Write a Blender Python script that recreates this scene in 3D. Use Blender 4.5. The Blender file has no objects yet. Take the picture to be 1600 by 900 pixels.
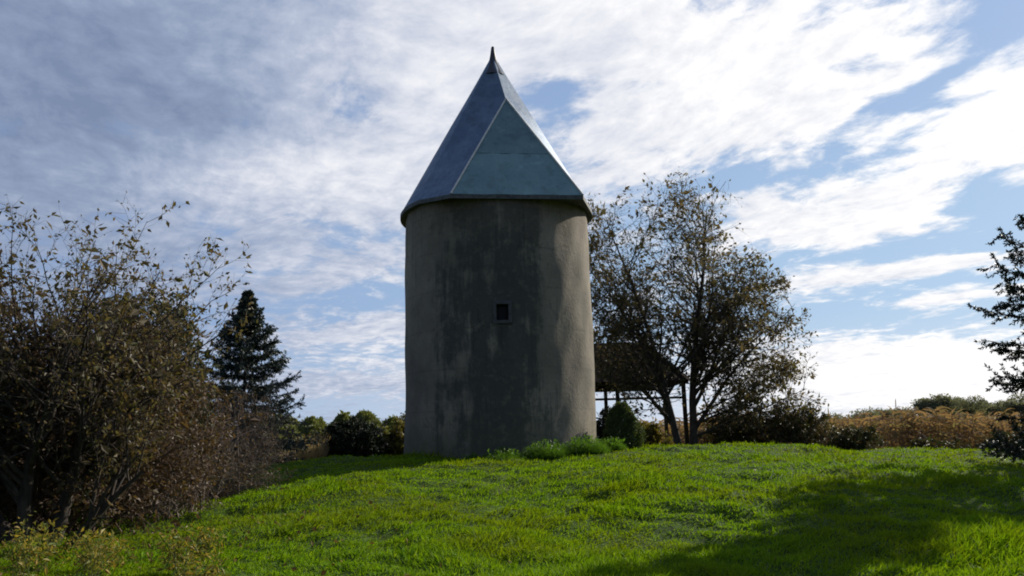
import bpy, math, random, zlib
import numpy as np
from mathutils import Vector, Matrix

R = math.radians
SC = bpy.context.scene
COL = SC.collection
rng = np.random.default_rng(11)
random.seed(5)

# ------------------------------------------------------------------ camera
EYE = 1.70
TILT, ROLL = 10.9, -1.45
cam_d = bpy.data.cameras.new("camera")
cam_d.sensor_width = 36.0
cam_d.lens = 28.1
cam_d.clip_start, cam_d.clip_end = 0.1, 4000
cam = bpy.data.objects.new("camera", cam_d)
COL.objects.link(cam)
cam.matrix_world = (Matrix.Translation((0, 0, EYE)) @ Matrix.Rotation(R(90 + TILT), 4, 'X')
                    @ Matrix.Rotation(R(ROLL), 4, 'Z'))
SC.camera = cam

# ------------------------------------------------------------------ render settings
SC.render.engine = 'CYCLES'
SC.cycles.use_denoising = True
SC.cycles.max_bounces = 7
SC.cycles.diffuse_bounces = 3
SC.cycles.transmission_bounces = 4
SC.cycles.transparent_max_bounces = 6
SC.cycles.filter_width = 1.9
SC.view_settings.view_transform = 'Standard'
SC.view_settings.look = 'None'
SC.view_settings.gamma = 1.0
SC.view_settings.use_curve_mapping = False
SC.view_settings.exposure = 0.55

# ------------------------------------------------------------------ sun and sky
SUN_AZ, SUN_EL = 52.0, 29.0            # azimuth clockwise from +Y
sdir = Vector((math.sin(R(SUN_AZ)) * math.cos(R(SUN_EL)), math.cos(R(SUN_AZ)) * math.cos(R(SUN_EL)), math.sin(R(SUN_EL))))
sl = bpy.data.lights.new("sun", 'SUN')
sl.energy = 5.0
sl.angle = R(0.5)
sl.color = (1.0, 0.93, 0.80)
so = bpy.data.objects.new("sun", sl)
so.rotation_euler = sdir.to_track_quat('Z', 'Y').to_euler()
so.location = (20, 10, 30)
COL.objects.link(so)


class NT:
    """short-hand for wiring nodes"""
    def __init__(s, nt): s.nt = nt
    def new(s, t, **kw):
        n = s.nt.nodes.new(t)
        for k, v in kw.items(): setattr(n, k, v)
        return n
    def put(s, sock, v):
        if hasattr(v, 'is_output') or isinstance(v, bpy.types.NodeSocket): s.nt.links.new(v, sock)
        elif v is not None: sock.default_value = v
    def m(s, op, a, b=None, c=None, clamp=False):
        n = s.new('ShaderNodeMath', operation=op, use_clamp=clamp)
        for i, v in enumerate((a, b, c)):
            if v is not None: s.put(n.inputs[i], v)
        return n.outputs[0]
    def mr(s, v, a, b, c=0.0, d=1.0, smooth=True):
        n = s.new('ShaderNodeMapRange', interpolation_type='SMOOTHSTEP' if smooth else 'LINEAR')
        for i, x in enumerate((v, a, b, c, d)): s.put(n.inputs[i], x)
        return n.outputs[0]
    def mix(s, f, a, b, mode='MIX'):
        n = s.new('ShaderNodeMix', data_type='RGBA', blend_type=mode)
        s.put(n.inputs[0], f)
        s.put(n.inputs[6], a if not isinstance(a, tuple) else (*a, 1)[:4])
        s.put(n.inputs[7], b if not isinstance(b, tuple) else (*b, 1)[:4])
        return n.outputs[2]
    def noise(s, vec, scale, detail=4, rough=0.55, dist=0.0, col=False, dim='3D'):
        n = s.new('ShaderNodeTexNoise', noise_dimensions=dim)
        s.put(n.inputs['Vector'], vec)
        n.inputs['Scale'].default_value = scale
        n.inputs['Detail'].default_value = detail
        n.inputs['Roughness'].default_value = rough
        n.inputs['Distortion'].default_value = dist
        return n.outputs['Color' if col else 'Fac']
    def comb(s, x, y, z=0.0):
        n = s.new('ShaderNodeCombineXYZ')
        for i, v in enumerate((x, y, z)): s.put(n.inputs[i], v)
        return n.outputs[0]
    def sep(s, v):
        n = s.new('ShaderNodeSeparateXYZ'); s.put(n.inputs[0], v)
        return n.outputs
    def ramp(s, f, stops):
        n = s.new('ShaderNodeValToRGB')
        e = n.color_ramp.elements
        while len(e) < len(stops): e.new(0.5)
        for i, (p, c) in enumerate(stops):
            e[i].position = p; e[i].color = (*c, 1)
        s.put(n.inputs[0], f)
        return n.outputs[0]


W = bpy.data.worlds.new("World")
SC.world = W
W.use_nodes = True
g = NT(W.node_tree)
g.nt.nodes.clear()
tc = g.new('ShaderNodeTexCoord').outputs['Generated']
dx, dy, dz = g.sep(tc)
sky = g.new('ShaderNodeTexSky', sky_type='NISHITA')
sky.sun_disc = False
sky.sun_elevation = R(SUN_EL)
sky.sun_rotation = R(SUN_AZ)
sky.air_density = 1.0
sky.dust_density = 0.6
sky.ozone_density = 1.6
# forward-axis slopes of a direction: a = x/y, b = z/y (world fixed)
yy = g.m('MAXIMUM', dy, 0.03)
A = g.m('DIVIDE', dx, yy)
B = g.m('DIVIDE', dz, yy)


def slope(px, py):
    """direction slopes of a cloud given by its bearing in a 1600x900 sketch of the sky"""
    s, c = math.sin(R(-ROLL)), math.cos(R(-ROLL))
    ddx, ddy = px - 800, py - 450
    X, up = ddx * c - ddy * s, -(ddx * s + ddy * c)
    Y = 1250 * math.cos(R(TILT)) - up * math.sin(R(TILT))
    Z = 1250 * math.sin(R(TILT)) + up * math.cos(R(TILT))
    return X / Y, Z / Y


def blob(px, py, rx, ry, ang=0.0, w=1.0):
    a0, b0 = slope(px, py)
    k = 1.0 / 1210.0
    ca, sa = math.cos(R(ang)), math.sin(R(ang))
    p = g.m('SUBTRACT', A, a0)
    q = g.m('SUBTRACT', B, b0)
    e = g.m('MULTIPLY', g.m('ADD', g.m('MULTIPLY', p, ca), g.m('MULTIPLY', q, sa)), 1 / (rx * k))
    f = g.m('MULTIPLY', g.m('SUBTRACT', g.m('MULTIPLY', q, ca), g.m('MULTIPLY', p, sa)), 1 / (ry * k))
    d2 = g.m('ADD', g.m('MULTIPLY', e, e), g.m('MULTIPLY', f, f))
    return g.m('MULTIPLY', g.m('POWER', 2.718, g.m('MULTIPLY', d2, -1.0)), w)


def total(bl):
    t = bl[0]
    for b in bl[1:]: t = g.m('ADD', t, b)
    return t


# cloud layer seen in perspective: project the direction on a flat ceiling
zc = g.m('ADD', g.m('MAXIMUM', dz, 0.0), 0.11)
u = g.m('DIVIDE', dx, zc)
v = g.m('DIVIDE', dy, zc)
cs, sn = 0.47, -0.88                       # drift direction of the bands
al = g.m('ADD', g.m('MULTIPLY', u, cs), g.m('MULTIPLY', v, sn))
ac = g.m('SUBTRACT', g.m('MULTIPLY', v, cs), g.m('MULTIPLY', u, sn))
pl = g.comb(g.m('MULTIPLY', al, 0.62), ac, 0.0)
wob = g.noise(pl, 1.3, 3, 0.5, col=True)
vm = g.new('ShaderNodeVectorMath', operation='MULTIPLY_ADD')
g.put(vm.inputs[0], wob); vm.inputs[1].default_value = (0.5, 0.5, 0); g.put(vm.inputs[2], pl)
plw = vm.outputs[0]
n1 = g.noise(plw, 1.05, 8, 0.58)
pli = g.new('ShaderNodeVectorMath', operation='MULTIPLY_ADD')       # mottles are rounder than the bands
g.put(pli.inputs[0], wob); pli.inputs[1].default_value = (0.35, 0.35, 0); g.put(pli.inputs[2], g.comb(g.m('MULTIPLY', al, 0.85), ac, 0.0))
n2 = g.noise(pli.outputs[0], 4.8, 7, 0.62)
n3 = g.noise(pli.outputs[0], 13.0, 5, 0.62)
nn = g.m('ADD', g.m('ADD', g.m('MULTIPLY', n1, 0.36), g.m('MULTIPLY', n2, 0.62)), g.m('MULTIPLY', n3, 0.34))
nn = g.m('SUBTRACT', nn, 0.155)
cov = total([
    blob(200, 60, 520, 190, 0, 0.24), blob(430, 275, 420, 70, -4, 0.22), blob(760, 60, 260, 150, 0, 0.15), blob(330, 400, 420, 60, 0, 0.07),
    blob(640, 250, 130, 110, 0, 0.12), blob(1210, 90, 350, 130, 0, 0.20), blob(1060, 215, 260, 70, 10, 0.18), blob(960, 60, 260, 80, 0, 0.10),
    blob(1480, 245, 200, 40, 38, 0.27), blob(1590, 230, 70, 70, 20, 0.14), blob(1330, 250, 120, 50, 20, 0.10), blob(1230, 345, 95, 34, 0, 0.26), blob(1370, 345, 120, 20, 10, 0.16), blob(1455, 415, 130, 13, 5, 0.30),
    blob(1490, 466, 110, 11, 6, 0.24), blob(1285, 440, 60, 16, 12, 0.18), blob(1430, 585, 320, 55, 0, 0.34), blob(1560, 180, 90, 60, 20, 0.12),
    blob(540, 520, 200, 16, 4, 0.18), blob(540, 600, 260, 22, 0, 0.20), blob(520, 425, 110, 22, 10, 0.14), blob(180, 480, 400, 90, 0, 0.09), blob(60, 300, 200, 90, 0, 0.14),
    blob(200, 200, 110, 24, -15, -0.10), blob(870, 135, 75, 50, 30, -0.22), blob(560, 170, 70, 40, -20, -0.10), blob(1010, 130, 70, 22, 20, -0.10),
    blob(1460, 128, 120, 15, 26, -0.20), blob(1120, 285, 130, 18, 4, -0.20), blob(1570, 30, 50, 50, 0, -0.14), blob(1290, 255, 70, 12, 40, -0.12), blob(1340, 180, 50, 12, 40, -0.10),
    blob(1570, 320, 80, 50, 0, -0.20), blob(1330, 492, 160, 24, 0, -0.17), blob(1380, 390, 170, 12, 5, -0.14), blob(560, 465, 150, 20, 0, -0.08),
])
rear = g.mr(dy, -0.30, 0.20, 0.22, 0.02)  # thicker unseen cloud added behind the camera to cut ambient light
cvr = g.m('ADD', g.m('ADD', nn, cov), rear)
alpha = g.mr(cvr, 0.50, 0.69)
# how brightly a cloud is lit: sunward clouds are thin and white, the sheet away from the sun is thick and grey
dots = g.new('ShaderNodeVectorMath', operation='DOT_PRODUCT')
g.put(dots.inputs[0], tc); dots.inputs[1].default_value = sdir
toward = g.mr(dots.outputs['Value'], 0.28, 0.97, 0.0, 1.0, smooth=False)
lit = total([toward, blob(450, 275, 300, 70, -4, 0.30), blob(640, 120, 150, 120, 0, 0.22), blob(160, 80, 330, 110, 0, -0.04), blob(400, 180, 160, 50, 0, -0.12),
             blob(900, 130, 130, 80, 20, -0.10), blob(1180, 120, 300, 120, 0, 0.02),
             blob(300, 410, 420, 90, 0, 0.20), blob(480, 560, 360, 90, 0, 0.34), blob(60, 300, 200, 80, 0, 0.12), blob(1430, 580, 300, 70, 0, 0.22)])
lit = g.m('ADD', lit, g.mr(dy, -0.35, 0.15, -0.5, 0.06))  # darkens the added rear cloud so less light reaches the tower front
lit = g.m('ADD', lit, g.m('MULTIPLY', g.m('SUBTRACT', g.noise(plw, 2.6, 8, 0.62), 0.5), 0.62))
lit = g.m('ADD', lit, g.m('MULTIPLY', g.m('SUBTRACT', n3, 0.5), 0.62))
ccol = g.ramp(lit, [(0.0, (0.20, 0.26, 0.40)), (0.24, (0.29, 0.36, 0.51)), (0.48, (0.46, 0.52, 0.66)),
                    (0.72, (0.74, 0.765, 0.84)), (1.0, (1.04, 1.03, 1.03))])
K_CLOUD = 7.0
cc = g.new('ShaderNodeVectorMath', operation='SCALE'); g.put(cc.inputs[0], ccol); cc.inputs[3].default_value = K_CLOUD
# clear air: hand-set sky colours ahead, physical sky dimmed behind the camera to cut ambient
air_low = g.mix(toward, (2.0, 2.85, 4.6), (3.2, 4.5, 6.0))
air_top = g.mix(toward, (1.5, 2.1, 3.6), (2.3, 3.3, 5.2))
air = g.mix(g.mr(dz, 0.12, 0.52), air_low, air_top)
skyc = g.mix(g.mr(dy, -0.2, 0.2, 0.0, 0.82), g.mix(1.0, sky.outputs[0], (0.55, 0.58, 0.62), 'MULTIPLY'), air)
# thin pale veil in the lowest few degrees
veil = g.mr(dz, 0.0, 0.16, 0.70, 0.0)
veiled = g.mix(veil, skyc, g.mix(toward, (3.2, 4.0, 5.2), (6.2, 6.4, 6.8)))
final = g.mix(alpha, veiled, cc.outputs[0])
bg = g.new('ShaderNodeBackground')
g.put(bg.inputs[0], final)
bg.inputs[1].default_value = 0.10
out = g.new('ShaderNodeOutputWorld')
g.nt.links.new(bg.outputs[0], out.inputs[0])

# ==== STRUCTURE
# ------------------------------------------------------------------ mesh helpers
def tag(o, label=None, cat=None, group=None, kind=None):
    if label: o['label'] = label
    if cat: o['category'] = cat
    if group: o['group'] = group
    if kind: o['kind'] = kind
    return o


def reseed(k):
    global rng
    rng = np.random.default_rng(zlib.crc32(str(k).encode()))


def empty(name, loc, label=None, cat=None, group=None, rz=0.0):
    reseed(label)                                # every thing keeps its own shape whatever is built before it
    o = bpy.data.objects.new(name, None)
    COL.objects.link(o)
    o.location = loc
    o.rotation_euler = (0, 0, rz)
    o.empty_display_size = 0.2
    return tag(o, label, cat, group)


def mesh(name, V, quads=None, tris=None, mat=None, parent=None, smooth=False, loc=None):
    V = np.asarray(V, dtype=np.float32).reshape(-1, 3)
    me = bpy.data.meshes.new(name)
    q = np.zeros((0, 4), np.int32) if quads is None else np.asarray(quads, np.int32).reshape(-1, 4)
    t = np.zeros((0, 3), np.int32) if tris is None else np.asarray(tris, np.int32).reshape(-1, 3)
    me.vertices.add(len(V)); me.vertices.foreach_set('co', V.ravel())
    loops = np.concatenate([q.ravel(), t.ravel()])
    me.loops.add(len(loops)); me.loops.foreach_set('vertex_index', loops)
    st = np.concatenate([np.arange(len(q)) * 4, len(q) * 4 + np.arange(len(t)) * 3]).astype(np.int32)
    tot = np.concatenate([np.full(len(q), 4), np.full(len(t), 3)]).astype(np.int32)
    me.polygons.add(len(st)); me.polygons.foreach_set('loop_start', st); me.polygons.foreach_set('loop_total', tot)
    me.polygons.foreach_set('use_smooth', np.full(len(st), smooth, dtype=bool))
    me.update(calc_edges=True)
    me.validate()
    o = bpy.data.objects.new(name, me)
    COL.objects.link(o)
    if mat: me.materials.append(mat)
    if parent is not None: o.parent = parent
    if loc is not None: o.location = loc
    return o


class MB:
    """collects quads/tris for one mesh"""
    def __init__(s): s.v, s.q, s.t, s.n = [], [], [], 0
    def add(s, V, quads=None, tris=None):
        V = np.asarray(V, float).reshape(-1, 3)
        s.v.append(V)
        if quads is not None and len(quads): s.q.append(np.asarray(quads, int).reshape(-1, 4) + s.n)
        if tris is not None and len(tris): s.t.append(np.asarray(tris, int).reshape(-1, 3) + s.n)
        s.n += len(V)
    def beam(s, a, b, w, h, up=(0, 0, 1)):
        a, b, up = Vector(a), Vector(b), Vector(up)
        d = (b - a).normalized()
        if abs(d.dot(up)) > 0.95: up = Vector((0, 1, 0))
        x = d.cross(up).normalized() * (w / 2)
        y = x.normalized().cross(d) * (h / 2)
        P = [p + i * x + j * y for p in (a, b) for i, j in ((-1, -1), (1, -1), (1, 1), (-1, 1))]
        s.add(P, [(0, 1, 2, 3), (7, 6, 5, 4), (0, 4, 5, 1), (1, 5, 6, 2), (2, 6, 7, 3), (3, 7, 4, 0)])
    def build(s, name, mat, parent=None, smooth=False):
        V = np.concatenate(s.v)
        return mesh(name, V, np.concatenate(s.q) if s.q else None, np.concatenate(s.t) if s.t else None, mat, parent, smooth)


def unit(a): return a / np.maximum(np.linalg.norm(a, axis=-1, keepdims=True), 1e-9)


def tubes(P, Rr, sides):
    M_, K, _ = P.shape
    T = unit(np.gradient(P, axis=1))
    ref = np.zeros((M_, 1, 3)); flat = np.abs(T[:, :1, 2]) > 0.8
    ref[:, 0, 2] = 1
    ref[flat[:, 0], 0] = (0.31, 0.95, 0)
    U = unit(np.cross(T, np.broadcast_to(ref, T.shape)))
    Wv = np.cross(T, U)
    th = np.arange(sides) * 2 * np.pi / sides
    V = (P[:, :, None] + Rr[:, :, None, None] * (np.cos(th)[:, None] * U[:, :, None] + np.sin(th)[:, None] * Wv[:, :, None]))
    idx = np.arange(M_ * K * sides).reshape(M_, K, sides)
    nx = np.roll(idx, -1, axis=2)
    q = np.stack([idx[:, :-1], nx[:, :-1], nx[:, 1:], idx[:, 1:]], axis=-1).reshape(-1, 4)
    return V.reshape(-1, 3), q


def grow(S, D, L, K, wig=0.15, up=0.0, bend=None):
    """S starts, D directions, L lengths -> polylines (M,K,3); up pulls the ends up (or down)"""
    M_ = len(S)
    P = np.zeros((M_, K, 3)); P[:, 0] = S
    d = unit(np.asarray(D, float)).copy()
    for k in range(1, K):
        d = d + rng.normal(0, wig, (M_, 3))
        u_ = up if bend is None else bend[0] + (bend[1] - bend[0]) * (k - 1) / max(K - 2, 1)
        d[:, 2] += u_
        d = unit(d)
        P[:, k] = P[:, k - 1] + d * (L / (K - 1))[:, None]
    return P


def sample(P, idx, t):
    K = P.shape[1]
    f = t * (K - 1); i = np.minimum(f.astype(int), K - 2); w = (f - i)[:, None]
    a, b = P[idx, i], P[idx, i + 1]
    return a * (1 - w) + b * w, unit(b - a)


def offshoots(P, Rr, Lp, n, tr=(0.25, 1.0), ang=(30, 60), lr=(0.4, 0.7), rr=0.5, flat=0.0, taper=0.45):
    M_ = len(P)
    idx = np.repeat(np.arange(M_), n)
    t = np.tile((np.arange(n) + 0.5) / n, M_) + rng.uniform(-0.5, 0.5, M_ * n) / n
    t = tr[0] + (tr[1] - tr[0]) * np.clip(t, 0, 1)
    S, T = sample(P, idx, t)
    rnd = unit(rng.normal(0, 1, (M_ * n, 3)) * np.array([1, 1, 1 - flat]))
    perp = unit(rnd - (rnd * T).sum(1, keepdims=True) * T)
    a = np.radians(rng.uniform(*ang, M_ * n))[:, None]
    D = T * np.cos(a) + perp * np.sin(a)
    L = Lp[idx] * rng.uniform(*lr, M_ * n) * (1 - taper * t)
    f = t * (P.shape[1] - 1); i = np.minimum(f.astype(int), P.shape[1] - 2)
    r = (Rr[idx, i] * (1 - (f - i)) + Rr[idx, i + 1] * (f - i)) * rr
    return S, D, L, r


def radii(r0, K, tip=0.35):
    return r0[:, None] * np.linspace(1, tip, K)[None]


def leaves(P, n, size, width=0.5, droop=0.25, spread=0.03, tr=(0.15, 1.0), fold=0.25, along=0.5, var=0.35):
    """diamond leaves folded along the mid-rib, n along each polyline"""
    M_ = len(P)
    idx = np.repeat(np.arange(M_), n)
    N = len(idx)
    S, T = sample(P, idx, rng.uniform(*tr, N))
    S = S + rng.normal(0, spread, (N, 3))
    d = unit(T * along + unit(rng.normal(0, 1, (N, 3))) * (1.0) + np.array([0, 0, -droop]))
    nrm = unit(np.cross(d, unit(rng.normal(0, 1, (N, 3)))))
    sd = np.cross(d, nrm)
    s = size * np.exp(rng.normal(0, var, N))[:, None]
    mid = S + d * s * 0.45
    V = np.stack([S, mid + sd * s * width * 0.5 + nrm * s * fold * 0.4, S + d * s - nrm * s * fold * 0.2,
                  mid - sd * s * width * 0.5 + nrm * s * fold * 0.4], axis=1)
    return V.reshape(-1, 3), np.arange(N * 4).reshape(N, 4)


# ------------------------------------------------------------------ materials
def material(name):
    m = bpy.data.materials.new(name)
    m.use_nodes = True
    h = NT(m.node_tree)
    h.nt.nodes.clear()
    o = h.new('ShaderNodeOutputMaterial')
    return m, h, o


def leaf_mat(name, cols, trans=0.35, rough=0.55, spec=0.25, patch=None, tcol=(1.15, 1.1, 0.6)):
    m, h, o = material(name)
    rnd = h.new('ShaderNodeNewGeometry').outputs['Random Per Island']
    c = h.ramp(rnd, [(i / max(len(cols) - 1, 1), x) for i, x in enumerate(cols)])
    if patch:
        pos = h.new('ShaderNodeTexCoord').outputs['Object']
        nz = h.noise(pos, patch[0], 5, 0.6)
        c = h.mix(h.mr(nz, 0.40, 0.62, 0.0, patch[2]), c, patch[1])
    p = h.new('ShaderNodeBsdfPrincipled')
    h.put(p.inputs['Base Color'], c)
    p.inputs['Roughness'].default_value = rough
    p.inputs['Specular IOR Level'].default_value = spec
    t = h.new('ShaderNodeBsdfTranslucent')
    h.put(t.inputs[0], h.mix(1.0, c, tcol, 'MULTIPLY'))
    mx = h.new('ShaderNodeMixShader')
    mx.inputs[0].default_value = trans
    h.nt.links.new(p.outputs[0], mx.inputs[1]); h.nt.links.new(t.outputs[0], mx.inputs[2])
    h.nt.links.new(mx.outputs[0], o.inputs[0])
    return m


def rough_mat(name, c1, c2, scale=6.0, rough=0.85, bump=0.3, stretch=(1, 1, 1), spec=0.2, metal=0.0, detail=6):
    m, h, o = material(name)
    pos = h.new('ShaderNodeTexCoord').outputs['Object']
    mp = h.new('ShaderNodeMapping'); h.put(mp.inputs[0], pos); mp.inputs[3].default_value = stretch
    n = h.noise(mp.outputs[0], scale, detail, 0.62)
    p = h.new('ShaderNodeBsdfPrincipled')
    h.put(p.inputs['Base Color'], h.mix(h.mr(n, 0.3, 0.7), c1, c2))
    p.inputs['Roughness'].default_value = rough
    p.inputs['Specular IOR Level'].default_value = spec
    p.inputs['Metallic'].default_value = metal
    b = h.new('ShaderNodeBump'); b.inputs['Strength'].default_value = bump; b.inputs['Distance'].default_value = 0.02
    h.put(b.inputs['Height'], n); h.nt.links.new(b.outputs[0], p.inputs['Normal'])
    h.nt.links.new(p.outputs[0], o.inputs[0])
    return m


def wall_mat():
    m, h, o = material("stained_render")
    pos = h.new('ShaderNodeTexCoord').outputs['Object']
    x, y, z = h.sep(pos)
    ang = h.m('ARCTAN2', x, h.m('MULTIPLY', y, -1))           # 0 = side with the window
    big = h.noise(pos, 0.55, 5, 0.6)
    fine = h.noise(pos, 9.0, 8, 0.68)
    grit = h.noise(pos, 60.0, 3, 0.6)
    mp = h.new('ShaderNodeMapping'); h.put(mp.inputs[0], pos); mp.inputs[3].default_value = (1.25, 1.25, 0.17)
    streak = h.m('ADD', h.m('MULTIPLY', h.noise(mp.outputs[0], 1.2, 8, 0.70), 0.62), h.m('MULTIPLY', h.noise(pos, 1.5, 7, 0.68), 0.38))
    c = h.mix(h.mr(big, 0.3, 0.7), (0.130, 0.118, 0.098), (0.245, 0.215, 0.172))
    # grey-green algae bands, plus shade painted in towards the middle of the front
    streak_shade = h.m('ADD', streak, h.m('MULTIPLY', h.mr(h.m('ABSOLUTE', h.m('ADD', ang, 0.05)), 0.25, 0.85), -0.20))
    c = h.mix(h.mr(streak_shade, 0.385, 0.50, 0.0, 0.88), c, (0.052, 0.056, 0.054))
    c = h.mix(h.mr(fine, 0.52, 0.72, 0.0, 0.45), c, (0.085, 0.080, 0.068))
    # rusty brown run-off below the eaves
    run = h.m('MULTIPLY', h.mr(h.m('ADD', z, h.m('MULTIPLY', streak, 3.0)), 7.2, 8.6), h.mr(fine, 0.3, 0.7, 0.4, 1.0))
    c = h.mix(h.m('MULTIPLY', run, 0.55), c, (0.14, 0.105, 0.085))
    # thin dark rain streaks, and the run below the window
    mp2 = h.new('ShaderNodeMapping'); h.put(mp2.inputs[0], pos); mp2.inputs[3].default_value = (5.5, 5.5, 0.22)
    rain = h.noise(mp2.outputs[0], 1.6, 6, 0.65)
    c = h.mix(h.m('MULTIPLY', h.mr(rain, 0.56, 0.68), h.mr(big, 0.35, 0.6, 0.15, 0.6)), c, (0.045, 0.044, 0.040))
    drip = h.m('MULTIPLY', h.mr(h.m('ABSOLUTE', h.m('SUBTRACT', h.m('ADD', ang, h.m('MULTIPLY', fine, 0.03)), 0.07)), 0.02, 0.075, 1.0, 0.0), h.m('MULTIPLY', h.mr(z, 2.2, 3.7), h.mr(z, 3.78, 3.79, 1.0, 0.0)))
    c = h.mix(h.m('MULTIPLY', drip, h.mr(rain, 0.3, 0.6, 0.25, 0.75)), c, (0.040, 0.040, 0.038))
    # moss low down
    moss = h.mr(h.m('ADD', z, h.m('MULTIPLY', h.m('SUBTRACT', 0.5, fine), 2.2)), 0.25, 1.7, 0.55, 0.0)
    c = h.mix(moss, c, (0.085, 0.095, 0.055))
    # lift lines of the old render coat, and hairline cracks
    lift = h.m('ABSOLUTE', h.m('SUBTRACT', h.m('FRACT', h.m('MULTIPLY', h.m('ADD', z, h.m('MULTIPLY', big, 0.10)), 0.95)), 0.5))
    c = h.mix(h.m('MULTIPLY', h.mr(lift, 0.0, 0.03, 1.0, 0.0), h.mr(fine, 0.35, 0.65, 0.05, 0.40)), c, (0.060, 0.058, 0.052))
    vor = h.new('ShaderNodeTexVoronoi', feature='DISTANCE_TO_EDGE'); vor.inputs['Scale'].default_value = 0.55
    wv = h.new('ShaderNodeVectorMath', operation='MULTIPLY_ADD'); h.put(wv.inputs[0], h.noise(pos, 1.8, 6, 0.7, col=True)); wv.inputs[1].default_value = (1.3, 1.3, 1.3); h.put(wv.inputs[2], pos)
    h.put(vor.inputs['Vector'], wv.outputs[0])
    c = h.mix(h.m('MULTIPLY', h.mr(vor.outputs['Distance'], 0.0, 0.012, 1.0, 0.0), h.mr(big, 0.45, 0.6, 0.0, 0.7)), c, (0.035, 0.033, 0.030))
    c = h.mix(h.mr(h.noise(pos, 4.5, 7, 0.72), 0.50, 0.72, 0.0, 0.40), c, (0.20, 0.175, 0.140))
    c = h.mix(h.mr(h.noise(pos, 2.6, 6, 0.7), 0.60, 0.70, 0.0, 0.30), c, (0.24, 0.225, 0.19))
    p = h.new('ShaderNodeBsdfPrincipled')
    h.put(p.inputs['Base Color'], c)
    p.inputs['Roughness'].default_value = 0.92
    p.inputs['Specular IOR Level'].default_value = 0.15
    b = h.new('ShaderNodeBump'); b.inputs['Strength'].default_value = 0.55; b.inputs['Distance'].default_value = 0.03
    h.put(b.inputs['Height'], h.m('ADD', fine, h.m('MULTIPLY', grit, 0.35)))
    h.nt.links.new(b.outputs[0], p.inputs['Normal'])
    h.nt.links.new(p.outputs[0], o.inputs[0])
    return m


def roof_mat(name, c1, c2, c3, rough=0.42, metal=0.35):
    m, h, o = material(name)
    pos = h.new('ShaderNodeTexCoord').outputs['Object']
    n = h.noise(pos, 0.9, 6, 0.6)
    f = h.noise(pos, 7.0, 6, 0.7)
    mp = h.new('ShaderNodeMapping'); h.put(mp.inputs[0], pos); mp.inputs[3].default_value = (3.0, 3.0, 0.25)
    st = h.noise(mp.outputs[0], 2.0, 6, 0.65)
    c = h.mix(h.mr(n, 0.32, 0.68), c1, c2)
    c = h.mix(h.mr(st, 0.52, 0.72, 0.0, 0.6), c, c3)
    c = h.mix(h.mr(f, 0.58, 0.74, 0.0, 0.40), c, (0.12, 0.095, 0.075))
    blot = h.noise(pos, 2.1, 7, 0.70)
    c = h.mix(h.mr(blot, 0.50, 0.66, 0.0, 0.45), c, tuple(q * 0.55 for q in c1))
    c = h.mix(h.mr(blot, 0.44, 0.32, 0.0, 0.35), c, tuple(min(1, q * 1.5) for q in c2))
    p = h.new('ShaderNodeBsdfPrincipled')
    h.put(p.inputs['Base Color'], c)
    h.put(p.inputs['Roughness'], h.mr(f, 0.3, 0.7, rough, rough + 0.25))
    p.inputs['Metallic'].default_value = metal
    b = h.new('ShaderNodeBump'); b.inputs['Strength'].default_value = 0.45; b.inputs['Distance'].default_value = 0.05
    h.put(b.inputs['Height'], h.m('ADD', n, h.m('MULTIPLY', blot, 0.4))); h.nt.links.new(b.outputs[0], p.inputs['Normal'])
    h.nt.links.new(p.outputs[0], o.inputs[0])
    return m


def ground_mat():
    m, h, o = material("meadow_soil")
    pos = h.new('ShaderNodeTexCoord').outputs['Object']
    x, y, z = h.sep(pos)
    n = h.noise(pos, 0.7, 7, 0.65)
    f = h.noise(pos, 9.0, 7, 0.7)
    lawn = h.mix(h.mr(f, 0.35, 0.65), (0.020, 0.034, 0.007), (0.060, 0.105, 0.014))
    lawn = h.mix(h.mr(n, 0.5, 0.75, 0.0, 0.5), lawn, (0.075, 0.095, 0.018))
    field = h.mix(h.mr(f, 0.3, 0.7), (0.10, 0.075, 0.035), (0.17, 0.13, 0.06))
    field = h.mix(h.mr(n, 0.4, 0.6), field, (0.07, 0.09, 0.025))
    c = h.mix(h.mr(h.m('ADD', y, h.m('MULTIPLY', n, 4.0)), 33.0, 37.0), lawn, field)
    p = h.new('ShaderNodeBsdfPrincipled')
    h.put(p.inputs['Base Color'], c)
    p.inputs['Roughness'].default_value = 0.95
    p.inputs['Specular IOR Level'].default_value = 0.1
    b = h.new('ShaderNodeBump'); b.inputs['Strength'].default_value = 0.7; b.inputs['Distance'].default_value = 0.05
    h.put(b.inputs['Height'], f); h.nt.links.new(b.outputs[0], p.inputs['Normal'])
    h.nt.links.new(p.outputs[0], o.inputs[0])
    return m


def plain(name, c, rough=0.6, metal=0.0, spec=0.5):
    return rough_mat(name, tuple(x * 0.8 for x in c), tuple(min(x * 1.2, 1) for x in c), 5.0, rough, 0.1, spec=spec, metal=metal)


BARK = rough_mat("grey_bark", (0.030, 0.025, 0.020), (0.085, 0.072, 0.060), 14, 0.9, 0.6, (1, 1, 0.25))
DARKBARK = rough_mat("dark_bark", (0.022, 0.018, 0.015), (0.06, 0.05, 0.042), 14, 0.9, 0.6, (1, 1, 0.25))
TWIG = rough_mat("brown_twig", (0.085, 0.066, 0.058), (0.19, 0.155, 0.135), 8, 0.8, 0.2)
TWIGRED = rough_mat("reddish_twig", (0.070, 0.045, 0.036), (0.15, 0.10, 0.08), 8, 0.8, 0.2)
STEM = rough_mat("green_stem", (0.05, 0.07, 0.02), (0.10, 0.12, 0.04), 10, 0.7, 0.1)

# ------------------------------------------------------------------ ground
_w = [(rng.uniform(0.5, 3.2), rng.uniform(0, 6.28), rng.uniform(0, 6.28)) for _ in range(26)]


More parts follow.
